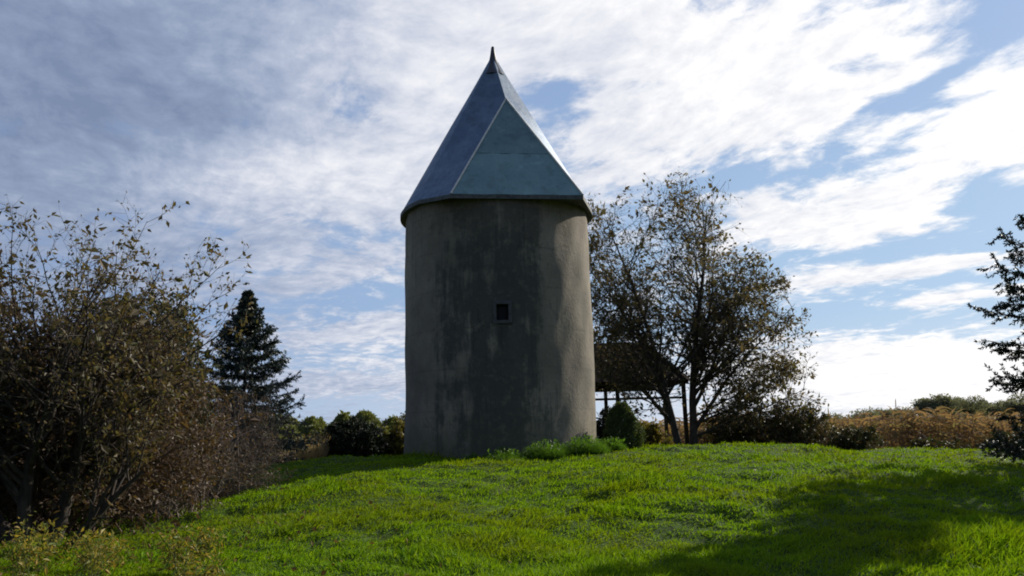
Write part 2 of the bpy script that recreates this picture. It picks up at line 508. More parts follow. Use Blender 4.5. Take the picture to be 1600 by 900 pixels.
_w2 = [(rng.uniform(6, 13), rng.uniform(0, 6.28), rng.uniform(0, 6.28)) for _ in range(16)]


def gz(x, y, fine=True):
    x = np.asarray(x, float); y = np.asarray(y, float)
    z = 0.20 + 1.20 * np.exp(-((x - 2.0) ** 2) / 288.0 - ((y - 23.0) ** 2) / 162.0)
    if fine:
        b = 0
        for k, a, p in _w:
            b = b + np.sin(k * (x * math.cos(a) + y * math.sin(a)) + p) / (k ** 0.8)
        for k, a, p in _w2:
            b = b + 0.36 * np.sin(k * (x * math.cos(a) + y * math.sin(a)) + p)
        z = z + 0.024 * b * np.exp(-np.maximum(np.hypot(x, y - 15) - 22, 0) / 6)
    return z


def axis(lo, hi, step, ends):
    a = np.arange(lo, hi + 1e-6, step)
    def tail(start, end, s):
        v, out_, k = start, [], step
        while (end - v) * s > 0:
            k *= 1.35; v += s * k; out_.append(v)
        return out_
    return np.array(tail(lo, ends[0], -1)[::-1] + list(a) + tail(hi, ends[1], 1))


gx = axis(-22, 24, 0.16, (-2500, 2500))
gy = axis(1.5, 34, 0.16, (-600, 3000))
X, Y = np.meshgrid(gx, gy)
Gv = np.stack([X, Y, gz(X, Y)], -1).reshape(-1, 3)
ii = np.arange(X.size).reshape(X.shape)
ground = mesh("ground", Gv, np.stack([ii[:-1, :-1], ii[:-1, 1:], ii[1:, 1:], ii[1:, :-1]], -1).reshape(-1, 4), None, ground_mat(), None, True)
tag(ground, kind='structure')


def on(x, y, dz=0.0): return (x, y, float(gz(x, y)) + dz)


# ------------------------------------------------------------------ tower
TX, TY = -0.41, 23.0
TZ = 1.0                                     # foot of the wall, below the turf
EAVE, RW, RE = 8.28 - TZ, 2.69, 2.83         # heights relative to TZ
tower = empty("round_tower", (TX, TY, TZ), "tall round grey tower with pointed blue metal roof on the grassy mound", "tower")

wa, wz0, wz1 = 3.2, 4.99 - TZ - 0.21, 4.99 - TZ + 0.21      # window azimuth, sill, head
half = math.degrees(0.155 / RW)
angs = np.unique(np.concatenate([np.linspace(-180, 180, 145)[:-1], [wa - half, wa + half]]))
angs = angs[(np.abs(angs - wa) > half - 1e-6) | (np.abs(angs - wa) < 1e-9)]
angs = angs[(np.abs(np.abs(angs - wa) - half) < 1e-6) | (np.abs(angs - wa) > half + 0.3)]
zs = np.unique(np.concatenate([np.linspace(0, 8.2 - TZ, 46), [wz0, wz1]]))
zs = zs[(np.abs(zs - wz0) < 1e-6) | (np.abs(zs - wz1) < 1e-6) | (zs < wz0 - 0.05) | (zs > wz1 + 0.05)]


def wall_r(a, z):
    b = (0.012 * np.sin(3 * np.radians(a) + 1.1 * z) + 0.010 * np.sin(7 * np.radians(a) - 0.7 * z + 1) +
         0.008 * np.sin(13 * np.radians(a) + 2.3 * z) + 0.007 * np.sin(23 * np.radians(a) - 3.1 * z))
    return RW + b + 0.05 * np.exp(-z / 0.8)


AA, ZZ = np.meshgrid(angs, zs)
rr_ = wall_r(AA, ZZ)
WV = np.stack([rr_ * np.sin(np.radians(AA)), -rr_ * np.cos(np.radians(AA)), ZZ], -1)
na, nz = len(angs), len(zs)
wi = np.arange(na * nz).reshape(nz, na)
fq = []
for j in range(nz - 1):
    for i in range(na):
        i2 = (i + 1) % na
        if abs(angs[i] - (wa - half)) < 1e-6 and zs[j] > wz0 - 1e-6 and zs[j] < wz1 - 1e-6: continue
        fq.append((wi[j, i], wi[j, i2], wi[j + 1, i2], wi[j + 1, i]))
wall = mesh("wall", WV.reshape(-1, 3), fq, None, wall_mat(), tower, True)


def wp(da, z, depth):
    """a point at the window: angle off its centre (metres along the wall), height, depth behind the wall face"""
    a = wa + math.degrees(da / RW); r = RW - depth
    return (r * math.sin(R(a)), -r * math.cos(R(a)), z)


wf = MB()
hw = 0.155
for (d0, z0, d1, z1) in ((-hw, wz0, -hw, wz1), (hw, wz1, hw, wz0), (-hw, wz1, hw, wz1), (hw, wz0, -hw, wz0)):
    wf.add([wp(d0, z0, -0.03), wp(d1, z1, -0.03), wp(d1, z1, 0.30), wp(d0, z0, 0.30)], [(0, 1, 2, 3)])
ow, oz = 0.085, 0.085                         # smooth cement band round the opening, 2-3 cm proud
O_ = [(-hw - ow, wz0 - oz), (hw + ow, wz0 - oz), (hw + ow, wz1 + oz), (-hw - ow, wz1 + oz)]
I_ = [(-hw, wz0), (hw, wz0), (hw, wz1), (-hw, wz1)]
for k in range(4):
    a, b, c, d = O_[k], O_[(k + 1) % 4], I_[(k + 1) % 4], I_[k]
    wf.add([wp(*a, -0.03), wp(*b, -0.03), wp(*c, -0.03), wp(*d, -0.03), wp(*a, 0.05), wp(*b, 0.05)], [(0, 1, 2, 3), (0, 4, 5, 1)])
window = wf.build("window", rough_mat("cement_surround", (0.050, 0.052, 0.058), (0.085, 0.086, 0.092), 12, 0.9, 0.3), tower)
mesh("pane", [wp(-hw, wz0, 0.16), wp(hw, wz0, 0.16), wp(hw, wz1, 0.16), wp(-hw, wz1, 0.16)], [(0, 1, 2, 3)], None,
     plain("dark_glass", (0.006, 0.007, 0.009), 0.45, spec=0.15), window)
fr = MB()
fr.beam(wp(-hw, wz0 + 0.02, 0.145), wp(hw, wz0 + 0.02, 0.145), 0.04, 0.04)
fr.beam(wp(-hw, wz1 - 0.02, 0.145), wp(hw, wz1 - 0.02, 0.145), 0.04, 0.04)
fr.beam(wp(-hw + 0.02, wz0 + 0.03, 0.145), wp(-hw + 0.02, wz1 - 0.03, 0.145), 0.04, 0.04)
fr.beam(wp(hw - 0.02, wz0 + 0.03, 0.145), wp(hw - 0.02, wz1 - 0.03, 0.145), 0.04, 0.04)
fr.build("window_frame", plain("dark_frame", (0.012, 0.012, 0.014), 0.8, spec=0.1), window)

# roof: a cone with one flat tangent plate on the window side, its corners standing proud of the cone
ZT = 13.42 - TZ
Apt = np.array([-1.13, -2.95, 8.10 - TZ]); Bpt = np.array([2.36, -2.55, 8.10 - TZ]); Ppt = np.array([0.37, -0.85, 11.65 - TZ])
azA, azB = -47.0, 78.0
sP = (Ppt[2] - EAVE) / (ZT - EAVE)
ss = np.unique(np.concatenate([np.linspace(0, sP, 22), np.linspace(sP, 1, 16)]))
arc = np.linspace(azB, 360 + azA, 60)
rings, pa, pb = [], [], []
for s in ss:
    r = RE * (1 - s) * (1 - 0.10 * max(0, s - 0.55)) + 0.07 * s
    z = EAVE + s * (ZT - EAVE)
    ring = [(r * math.sin(R(a)), -r * math.cos(R(a)), z) for a in arc]
    tip = np.array([0, -0.07, ZT])
    if s <= sP:
        a_, b_ = Apt + (Ppt - Apt) * (s / sP), Bpt + (Ppt - Bpt) * (s / sP)
    else:
        k = (s - sP) / (1 - sP)
        a_ = b_ = Ppt + (tip - Ppt) * k
    pa.append(a_); pb.append(b_)
    # left cheek: three points between the end of the arc and the ridge, kept straight
    e = np.array(ring[-1]); st_ = np.array(ring[0])
    ring += [tuple(e + (a_ - e) * f) for f in (0.33, 0.66, 1.0)]
    ring += [tuple(b_), tuple(b_ + (st_ - b_) * 0.5)]
    rings.append(ring)
rings = np.array(rings)
nr, nc = rings.shape[:2]
ri = np.arange(nr * nc).reshape(nr, nc)
facet_col = len(arc) + 2
cone_q, plate_q = [], []
for j in range(nr - 1):
    for i in range(nc):
        i2 = (i + 1) % nc
        q = (ri[j, i], ri[j, i2], ri[j + 1, i2], ri[j + 1, i])
        if i == facet_col:
            if ss[j] < sP - 1e-6: plate_q.append(q)
        else: cone_q.append(q)
RBLUE = roof_mat("dark_blue_sheet_metal", (0.072, 0.112, 0.185), (0.115, 0.170, 0.235), (0.070, 0.115, 0.165))
RTEAL = roof_mat("teal_sheet_metal", (0.120, 0.215, 0.235), (0.165, 0.265, 0.270), (0.12, 0.19, 0.235))
RTEALD = roof_mat("dark_teal_sheet_metal", (0.088, 0.160, 0.180), (0.125, 0.205, 0.215), (0.09, 0.145, 0.175))
PALE = rough_mat("pale_zinc", (0.42, 0.42, 0.40), (0.58, 0.57, 0.53), 9, 0.5, 0.2, metal=0.3)
roof = mesh("roof", rings.reshape(-1, 3), cone_q, None, RBLUE, tower, False)
roof.data.polygons.foreach_set('use_smooth', [True] * len(roof.data.polygons))
try:
    roof.data.set_sharp_from_angle(angle=R(18))
except Exception:
    pass
# the plate is two lapped sheets
nvec = np.cross(Bpt - Apt, Ppt - Apt); nvec = nvec / np.linalg.norm(nvec)
def plate(name, t0, t1, lift, m):
    q0a, q0b = Apt + (Ppt - Apt) * t0, Bpt + (Ppt - Bpt) * t0
    q1a, q1b = Apt + (Ppt - Apt) * t1, Bpt + (Ppt - Bpt) * t1
    k = 12
    row0 = [q0a + (q0b - q0a) * i / k + nvec * (lift + 0.006 * math.sin(i * 1.7)) for i in range(k + 1)]
    row1 = [q1a + (q1b - q1a) * i / k + nvec * (lift + 0.004 * math.sin(i * 2.3)) for i in range(k + 1)]
    low = [p - nvec * (lift) for p in row0]
    V = np.array(row0 + row1 + low)
    q = [(i, i + 1, k + 2 + i, k + 1 + i) for i in range(k)] + [(2 * k + 2 + i, 2 * k + 3 + i, i + 1, i) for i in range(k)]
    return mesh(name, V, q, None, m, roof, False)
plate("roof_sheet", 0.0, 0.42, 0.012, RTEAL)
plate("roof_sheet", 0.40, 1.0, 0.020, RTEALD)
fl = MB()
for (p0, p1, w) in ((Apt, Ppt, 0.030), (Bpt, Ppt, 0.030)):
    pts = np.array([p0 + (p1 - p0) * t + nvec * 0.02 for t in np.linspace(0, 1, 10)])[None]
    fl.add(*tubes(pts, np.full((1, 10), w), 6))
fl.build("ridge_flashing", PALE, roof, True)
# sunward eave corner and drip edge
eo = rings[0]
out_xy = eo[:, :2] / np.linalg.norm(eo[:, :2], axis=1, keepdims=True)
ed = MB()
lo = eo.copy(); lo[:, 2] -= 0.11
wl = np.stack([out_xy[:, 0] * (RW - 0.03), out_xy[:, 1] * (RW - 0.03), np.full(len(eo), 8.17 - TZ)], -1)
wl[:, 2] = np.minimum(wl[:, 2], lo[:, 2] + 0.12)
nE = len(eo); k = np.arange(nE); k2 = (k + 1) % nE
up_ = eo.copy(); up_[:, :2] += out_xy * 0.012; lo[:, :2] += out_xy * 0.012
ed.add(np.concatenate([up_, lo, wl]), np.concatenate([np.stack([k + nE, k2 + nE, k2, k], -1), np.stack([k + 2 * nE, k2 + 2 * nE, k2 + nE, k + nE], -1)]))
ed.build("eave_trim", rough_mat("weathered_fascia", (0.05, 0.055, 0.06), (0.11, 0.11, 0.11), 8, 0.7, 0.2), roof)
# finial
zz = np.array([12.75, 12.95, 13.15, 13.32, 13.5, 13.66, 13.76, 13.80]) - TZ
rr2 = np.array([0.385, 0.275, 0.185, 0.12, 0.085, 0.062, 0.05, 0.012])
pts = np.stack([np.zeros(8), np.zeros(8), zz], -1)[None]
fv, fqd = tubes(pts, rr2[None], 14)
mesh("finial", fv, fqd, None, rough_mat("dark_lead", (0.035, 0.036, 0.045), (0.07, 0.07, 0.08), 7, 0.5, 0.2, metal=0.4), roof, True)

# ------------------------------------------------------------------ shed behind the walnut tree
WOODD = rough_mat("old_dark_timber", (0.025, 0.020, 0.016), (0.075, 0.06, 0.048), 6, 0.85, 0.4, (1, 1, 0.2))
RUST = rough_mat("rusty_corrugated_iron", (0.010, 0.008, 0.007), (0.028, 0.018, 0.014), 3, 0.9, 0.2, spec=0.05)
shed = empty("open_shed", on(4.6, 34.0), "dark open shed with sloping roof on thin posts standing behind the leafy tree", "shed")
xl, xr, yf, yb, ez = -3.3, 2.45, -2.1, 2.6, 3.0
rl, rr_x, ry, rz_ = -1.9, 1.15, 0.6, 5.0
for x_ in (xl + 0.25, -0.5, xr - 0.3):
    for y_ in (yf + 0.25, yb - 0.25):
        b = MB(); b.beam((x_, y_, -0.3), (x_, y_, ez - 0.02), 0.15, 0.15); b.build("post", WOODD, shed)
for y_ in (yf + 0.25, yb - 0.25):
    b = MB(); b.beam((xl + 0.1, y_, ez + 0.06), (xr - 0.1, y_, ez + 0.06), 0.12, 0.15); b.build("eave_beam", WOODD, shed)
b = MB(); b.beam((xl + 0.33, yf + 0.25, ez - 0.55), (xr - 0.38, yf + 0.25, ez - 0.55), 0.05, 0.09); b.build("rail", WOODD, shed)
b = MB(); b.beam((xl + 0.35, yf + 0.25, ez - 0.9), (xl + 1.0, yf + 0.25, ez - 0.08), 0.07, 0.07); b.build("brace", WOODD, shed)


def roof_panel(p0, p1, q0, q1, n=34):
    """a corrugated sheet between an eave p0-p1 and a ridge q0-q1"""
    p0, p1, q0, q1 = map(np.array, (p0, p1, q0, q1))
    t = np.linspace(0, 1, n)[:, None]
    up = np.cross(p1 - p0, q0 - p0); up = up / np.linalg.norm(up)
    wv = (0.018 * np.sin(np.arange(n) * 2.6))[:, None] * up
    e0, e1 = p0 + (p1 - p0) * t + wv, q0 + (q1 - q0) * t + wv
    V = np.concatenate([e0, e1, e0 - up * 0.02, e1 - up * 0.02])
    i = np.arange(n - 1)
    mesh("roof_panel", V, np.concatenate([np.stack([i, i + 1, n + i + 1, n + i], -1), np.stack([2 * n + i, 3 * n + i, 3 * n + i + 1, 2 * n + i + 1], -1),
                                          np.stack([i, 2 * n + i, 2 * n + i + 1, i + 1], -1)]), None, RUST, shed)


ez2 = ez + 0.12
roof_panel((xl, yf, ez2), (xr, yf, ez2), (rl, ry, rz_), (rr_x, ry, rz_))
roof_panel((xr, yb, ez2), (xl, yb, ez2), (rr_x, ry + 0.02, rz_), (rl, ry + 0.02, rz_))
roof_panel((xr + 0.005, yf + 0.02, ez2), (xr + 0.005, yb - 0.02, ez2), (rr_x + 0.01, ry, rz_), (rr_x + 0.01, ry + 0.02, rz_))
roof_panel((xl - 0.005, yb - 0.02, ez2), (xl - 0.005, yf + 0.02, ez2), (rl - 0.01, ry + 0.02, rz_), (rl - 0.01, ry, rz_))

# ------------------------------------------------------------------ vegetation builders
def build_plant(root, wood, foliage, wood_mat, leaf_m, wood_name="trunk", leaf_name="crown"):
    b = MB()
    for (P, Rr, sd) in wood: b.add(*tubes(P, Rr, sd))
    b.build(wood_name, wood_mat, root, True)
    if foliage:
        f = MB()
        for V, q in foliage: f.add(V, q)
        f.build(leaf_name, leaf_m, root, False)


def fit(S, D, L, test, keep=0.1):
    """shorten each shoot until its tip lies in the hull; drop the ones that never do"""
    d = unit(D)
    L2 = np.zeros(len(L))
    for f in (0.3, 0.45, 0.6, 0.8, 1.0):
        L2 = np.where(test(S + d * (L * f)[:, None]), L * f, L2)
    k = rng.random(len(L)) < keep
    L2 = np.where(k, np.maximum(L2, L * 0.7), L2)
    ok = L2 > 0
    return ok, L2


def ell(c, r):
    c, r = np.array(c), np.array(r)
    return lambda p: (((p - c) / r) ** 2).sum(-1) < 1


def either(*fs):
    return lambda p: np.any([f(p) for f in fs], axis=0)


def dirs(az, el):
    az, el = np.radians(az), np.radians(el)
    return np.stack([np.cos(el) * np.sin(az), np.cos(el) * np.cos(az), np.sin(el)], -1)


def bush(name, label, loc, H, Rd, nst, leaf_m, wood_m, size=0.08, nleaf=10, n2=7, n3=5, cat="bush", group=None, el=(25, 88), width=0.55,
         wig=0.12, up=0.03, sq=1.0, lens=None, r0=0.018, twig=1.0, bend=None, cull=True):
    """many stems from one stool, twigs on them, leaves on the twigs; the hull is an ellipsoid sitting on the ground"""
    root = empty(name, loc, label, cat, group)
    el_ = rng.uniform(*el, nst); azs = rng.uniform(0, 360, nst)
    D = dirs(azs, el_)
    L = np.minimum(H / np.maximum(np.sin(np.radians(el_)), 0.05), Rd / np.maximum(np.cos(np.radians(el_)), 0.05)) * rng.uniform(0.7, 1.05, nst)
    S = np.stack([rng.normal(0, Rd * 0.16, nst), rng.normal(0, Rd * 0.16 * sq, nst), np.full(nst, -0.05)], -1)
    P0 = grow(S, D, L, 7, wig, up, bend)
    r_0 = radii(np.full(nst, r0) * rng.uniform(0.7, 1.3, nst), 7, 0.35)
    test = ell((0, 0, H * 0.42), (Rd * 1.05, Rd * 1.05 * sq, H * 0.62))
    S, D, L2, r = offshoots(P0, r_0, L, n2, (0.2, 1.0), (25, 70), (0.25, 0.5), 0.6)
    if cull:
        kp, L2 = fit(S, D, L2, test, 0.12); S, D, L2, r = S[kp], D[kp], L2[kp], r[kp]
    P1 = grow(S, D, L2, 5, wig * 1.2, up * 0.5); R1 = radii(r, 5)
    S, D, L3, r = offshoots(P1, R1, L2, n3, (0.25, 1.0), (25, 70), (0.3, 0.6), 0.6)
    P2 = grow(S, D, L3 * twig, 4, wig * 1.2, 0.0); R2 = radii(np.maximum(r, 0.0022), 4, 0.5)
    fol = []
    if nleaf: fol = [leaves(P2, nleaf, size, width), leaves(P1, max(nleaf // 2, 1), size, width)]
    build_plant(root, [(P0, r_0, 5), (P1, R1, 4), (P2, R2, 3)], fol, wood_m, leaf_m, "stems", "foliage")
    return root


def spruce(name, label, loc, H, Rd, nwh, per, ntw, nnd, leaf_m, group=None, base=0.04, nsize=0.07, gap=1.0, pw=0.85, cap=99.0, tw=(0.22, 0.42)):
    root = empty(name, loc, label, "tree", group)
    tr = grow(np.array([[0, 0, -0.3]]), np.array([[0.0, 0, 1]]), np.array([H + 0.3]), 9, 0.012, 0)
    tR = radii(np.array([H * 0.017]), 9, 0.08)
    hs = np.linspace(base, 0.985, nwh)
    hh, az, n_ = [], [], 0
    for h in hs:
        k = max(3, int(round(per * (1 - 0.45 * h))))
        a0 = rng.uniform(0, 360)
        for j in range(k):
            hh.append(h + rng.normal(0, 0.010 * gap)); az.append(a0 + 360 / k * j + rng.normal(0, 12))
    hh = np.clip(np.array(hh), 0.01, 0.99); az = np.array(az); n_ = len(hh)
    L = Rd * (1 - hh) ** pw * rng.uniform(0.72, 1.12, n_) + 0.06
    L = np.minimum(L, cap * (1 + 0.22 * np.clip(1 - hh / 0.25, 0, 1)) * rng.uniform(0.85, 1.05, n_))
    S, _ = sample(tr, np.zeros(n_, int), np.clip((hh * H + 0.3) / (H + 0.3), 0, 1))
    el0 = -10 + 56 * hh ** 1.6 + rng.normal(0, 5, n_)
    P1 = grow(S, dirs(az, el0), L, 8, 0.035, bend=(-0.06, 0.17))
    R1 = radii(0.006 + 0.010 * L, 8, 0.25)
    S, D, L2, r = offshoots(P1, R1, L, ntw, (0.12, 1.0), (36, 60), tw, 0.5, flat=0.75, taper=0.6)
    P2 = grow(S, D + np.array([0, 0, -0.12]), L2 + 0.05, 5, 0.06, bend=(-0.08, 0.05)); R2 = radii(np.maximum(r, 0.003), 5, 0.5)
    fol = []
    for P, n, tr_ in ((P2, nnd, (0.0, 1.0)), (P1, nnd * 2, (0.15, 1.0))):
        idx = np.repeat(np.arange(len(P)), n); N = len(idx)
        p, T = sample(P, idx, rng.uniform(*tr_, N))
        rnd = unit(rng.normal(0, 1, (N, 3)) + np.array([0, 0, -0.25]))
        d = unit(T * 0.9 + rnd)
        sd = unit(np.cross(d, unit(rng.normal(0, 1, (N, 3)))))
        s = (nsize * rng.uniform(0.6, 1.35, N))[:, None]
        fol.append((np.stack([p, p + d * s * 0.5 + sd * s * 0.17, p + d * s, p + d * s * 0.5 - sd * s * 0.17], 1).reshape(-1, 3), np.arange(N * 4).reshape(N, 4)))
    # leader
    build_plant(root, [(tr, tR, 9), (P1, R1, 4), (P2, R2, 3)], fol, DARKBARK, leaf_m)
    return root


# ------------------------------------------------------------------ leaf colours
L_WALNUT = leaf_mat("walnut_leaf", [(0.072, 0.064, 0.038), (0.110, 0.092, 0.052), (0.135, 0.100, 0.062), (0.088, 0.092, 0.044)], 0.40)
L_FRUIT = leaf_mat("fruit_leaf", [(0.060, 0.052, 0.028), (0.105, 0.075, 0.040), (0.075, 0.070, 0.030), (0.150, 0.110, 0.060), (0.085, 0.085, 0.032), (0.120, 0.075, 0.042)], 0.4)
L_BROWN = leaf_mat("brown_leaf", [(0.058, 0.037, 0.025), (0.098, 0.060, 0.037), (0.075, 0.058, 0.032), (0.138, 0.086, 0.046)], 0.3)
L_DKGREEN = leaf_mat("dark_green_leaf", [(0.020, 0.030, 0.010), (0.035, 0.046, 0.014), (0.055, 0.055, 0.018)], 0.22)
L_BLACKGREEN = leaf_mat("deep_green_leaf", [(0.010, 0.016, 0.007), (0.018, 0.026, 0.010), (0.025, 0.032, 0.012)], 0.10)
L_YELGREEN = leaf_mat("yellowing_leaf", [(0.09, 0.10, 0.02), (0.15, 0.13, 0.025), (0.19, 0.14, 0.03), (0.07, 0.09, 0.02)], 0.35)
L_THUJA = leaf_mat("thuja_spray", [(0.044, 0.068, 0.024), (0.068, 0.095, 0.031), (0.093, 0.119, 0.037)], 0.25)
L_SPRUCE = leaf_mat("spruce_needle", [(0.020, 0.032, 0.026), (0.032, 0.048, 0.040), (0.048, 0.068, 0.060)], 0.10, 0.5)
L_SPRUCED = leaf_mat("dark_spruce_needle", [(0.014, 0.020, 0.013), (0.024, 0.033, 0.022), (0.036, 0.046, 0.032)], 0.10, 0.5)
L_REED = leaf_mat("dry_reed", [(0.42, 0.30, 0.19), (0.52, 0.39, 0.25), (0.32, 0.23, 0.14)], 0.45)
L_BRAMBLE = leaf_mat("bramble_leaf", [(0.028, 0.042, 0.014), (0.045, 0.060, 0.018), (0.075, 0.060, 0.022), (0.10, 0.055, 0.03)], 0.25)
L_CORN = leaf_mat("dry_corn_leaf", [(0.224, 0.140, 0.087), (0.302, 0.196, 0.123), (0.185, 0.129, 0.081), (0.235, 0.202, 0.112)], 0.35, 0.8, 0.03)
L_PINE = leaf_mat("young_pine", [(0.098, 0.120, 0.039), (0.135, 0.158, 0.051), (0.173, 0.180, 0.060)], 0.45)
L_FAR = leaf_mat("far_leaf_hazed", [(0.115, 0.132, 0.098), (0.149, 0.161, 0.115), (0.172, 0.172, 0.132)], 0.4, 0.8, 0.05)  # distance haze painted into the leaf colour, greyer and lighter
L_WEED = leaf_mat("weed_leaf", [(0.10, 0.15, 0.02), (0.19, 0.19, 0.03), (0.30, 0.21, 0.04), (0.13, 0.17, 0.025)], 0.45)
L_CLUMP = leaf_mat("lush_grass", [(0.044, 0.106, 0.013), (0.069, 0.150, 0.018), (0.094, 0.175, 0.022)], 0.5)
L_GRASS = leaf_mat("lawn_grass", [(0.072, 0.154, 0.010), (0.110, 0.219, 0.010), (0.146, 0.278, 0.012), (0.197, 0.284, 0.023)], 0.45,
                   patch=(0.55, (0.145, 0.185, 0.010), 0.6), tcol=(1.2, 1.12, 0.25), spec=0.04)

# ------------------------------------------------------------------ trees and bushes
# walnut-like tree, two stems
wt = empty("broadleaf_tree", on(6.35, 30.0), "wide sparse brown leaved tree right of the tower with two slim trunks", "tree")
S = np.array([[-0.28, 0, -0.3], [0.20, 0.15, -0.3]])
D = np.array([[-0.14, 0, 1], [0.07, 0.02, 1]])
L0 = np.array([9.7, 10.0])
P0 = grow(S, D, L0, 14, 0.035, 0.03); R0 = radii(np.array([0.15, 0.17]), 14, 0.08)
hull = either(ell((2.6, 0, 3.0), (2.7, 2.2, 2.6)), ell((-0.5, 0, 6.9), (3.55, 3.2, 4.0)), ell((-1.7, 0, 8.0), (2.4, 2.4, 3.0)), ell((1.5, 0, 8.0), (2.0, 2.0, 2.6)), ell((1.9, 0, 4.8), (3.0, 2.6, 3.3)),
              ell((-1.6, 0, 3.8), (2.4, 2.4, 2.8)), ell((3.3, 0, 2.2), (2.4, 2.0, 1.7)))
# secondary stems forking from the two trunks
fi = np.array([0, 0, 0, 1, 1, 1, 1, 0, 1, 1, 1, 0, 1, 1, 1, 1, 0]); ft_ = np.array([0.14, 0.22, 0.32, 0.12, 0.20, 0.28, 0.36, 0.42, 0.46, 0.10, 0.14, 0.16, 0.26, 0.17, 0.40, 0.33, 0.38])
Sf, _ = sample(P0, fi, ft_)
Df = np.array([[-0.75, 0.1, 1], [-0.45, -0.5, 1], [-0.55, 0.5, 1], [0.85, 0.1, 1], [0.55, -0.55, 1], [0.50, 0.6, 1], [0.45, 0.0, 1], [-0.5, 0.1, 1], [0.1, -0.5, 1], [1.5, -0.2, 0.42], [1.4, 0.5, 0.55], [-1.0, -0.4, 0.8], [1.1, -0.2, 1], [1.2, -0.7, 0.6], [0.75, 0.2, 1], [0.9, -0.2, 0.8], [-0.7, 0.1, 1]])
Lf = np.array([6.6, 6.0, 6.2, 6.8, 6.2, 6.0, 5.4, 5.2, 4.6, 4.6, 4.4, 4.0, 5.2, 3.6, 5.0, 4.6, 5.0])
okf, Lf = fit(Sf, Df, Lf, hull, 0.0)
Pf = grow(Sf, Df, np.maximum(Lf, 2.0), 10, 0.05, bend=(0.02, -0.01)); Rf = radii(np.array([0.085, 0.08, 0.07, 0.09, 0.08, 0.07, 0.065, 0.06, 0.055, 0.055, 0.05, 0.05, 0.06, 0.045, 0.055, 0.055, 0.055]), 10, 0.12)
lv = []
for (Pq, Rq, Lq, nq, t0) in ((P0, R0, L0, 26, 0.22), (Pf, Rf, np.maximum(Lf, 2.0), 15, 0.12)):
    S, D, L1, r = offshoots(Pq, Rq, Lq, nq, (t0, 0.98), (32, 75), (0.30, 0.52), 0.48, taper=0.4)
    kp, L1 = fit(S, D, L1, hull, 0.0); lv.append((S[kp], D[kp], L1[kp], r[kp]))
S, D, L1, r = (np.concatenate(q) for q in zip(*lv))
P1 = grow(S, D, L1, 8, 0.10, bend=(0.07, -0.02)); R1 = radii(np.maximum(r, 0.012), 8, 0.25)
S, D, L2, r = offshoots(P1, R1, L1, 11, (0.15, 1.0), (28, 65), (0.32, 0.60), 0.5)
kp, L2 = fit(S, D, L2, hull, 0.06); S, D, L2, r = S[kp], D[kp], L2[kp], r[kp]
P2 = grow(S, D, L2, 6, 0.12, 0.01); R2 = radii(np.maximum(r, 0.007), 6, 0.4)
S, D, L3, r = offshoots(P2, R2, L2, 5, (0.3, 1.0), (28, 65), (0.35, 0.7), 0.5)
P3 = grow(S, D, L3 + 0.12, 4, 0.14, -0.02); R3 = radii(np.maximum(r, 0.005), 4, 0.5)
build_plant(wt, [(P0, R0, 9), (Pf, Rf, 7), (P1, R1, 6), (P2, R2, 4), (P3, R3, 3)],
            [leaves(P3, 1, 0.135, 0.50, 0.35, 0.05, (0.3, 1.0)), leaves(P2, 1, 0.135, 0.50, 0.35, 0.05, (0.5, 1.0))], BARK, L_WALNUT)

# foreground fruit tree, left
ft = empty("fruit_tree", on(-5.75, 9.7), "sprawling many stemmed tree with sparse small leaves at the left foreground", "tree")
S = np.array([[0.0, 0, -0.2], [0.15, 0.1, -0.2], [-0.15, 0.1, -0.2], [0.25, -0.05, -0.2], [-0.2, -0.1, -0.2], [0.05, 0.25, -0.2]])
D = np.array([[-0.05, 0.0, 1], [0.42, 0.2, 1], [-0.55, 0.1, 1], [0.95, 0.15, 0.72], [-0.7, -0.2, 1], [0.15, 0.5, 1]])
L0 = np.array([2.4, 2.5, 2.3, 1.5, 2.2, 2.5])
P0 = grow(S, D, L0, 10, 0.07, 0.02); R0 = radii(np.array([0.10, 0.095, 0.09, 0.075, 0.07, 0.08]), 10, 0.22)
hull = either(ell((0.0, 0, 3.35), (2.45, 2.2, 1.95)), ell((1.1, 0.2, 3.15), (1.75, 1.6, 1.1)), ell((-0.2, 0.2, 2.1), (2.1, 2.0, 1.6)))
S, D, L1, r = offshoots(P0, R0, L0, 17, (0.25, 1.0), (15, 65), (0.75, 1.15), 0.55, taper=0.15)
kp, L1 = fit(S, D, L1, hull, 0.0); S, D, L1, r = S[kp], D[kp], L1[kp], r[kp]
P1 = grow(S, D, L1, 9, 0.10, bend=(0.07, -0.02)); R1 = radii(np.minimum(r, 0.035), 9, 0.2)
S, D, L2, r = offshoots(P1, R1, L1, 12, (0.15, 1.0), (25, 65), (0.28, 0.55), 0.55)
kp, L2 = fit(S, D, L2, hull, 0.05); S, D, L2, r = S[kp], D[kp], L2[kp], r[kp]
P2 = grow(S, D, L2, 6, 0.10, 0.02); R2 = radii(np.maximum(r, 0.0032), 6, 0.35)
S, D, L3, r = offshoots(P2, R2, L2, 6, (0.2, 1.0), (25, 65), (0.3, 0.6), 0.5)
P3 = grow(S, D, L3 + 0.05, 4, 0.12, 0.0); R3 = radii(np.maximum(r, 0.002), 4, 0.5)
build_plant(ft, [(P0, R0, 10), (P1, R1, 6), (P2, R2, 4), (P3, R3, 3)],
            [leaves(P3, 2, 0.062, 0.5, 0.5, 0.015, (0.2, 1.0)), leaves(P2, 2, 0.062, 0.5, 0.5, 0.02, (0.4, 1.0))], DARKBARK, L_FRUIT)

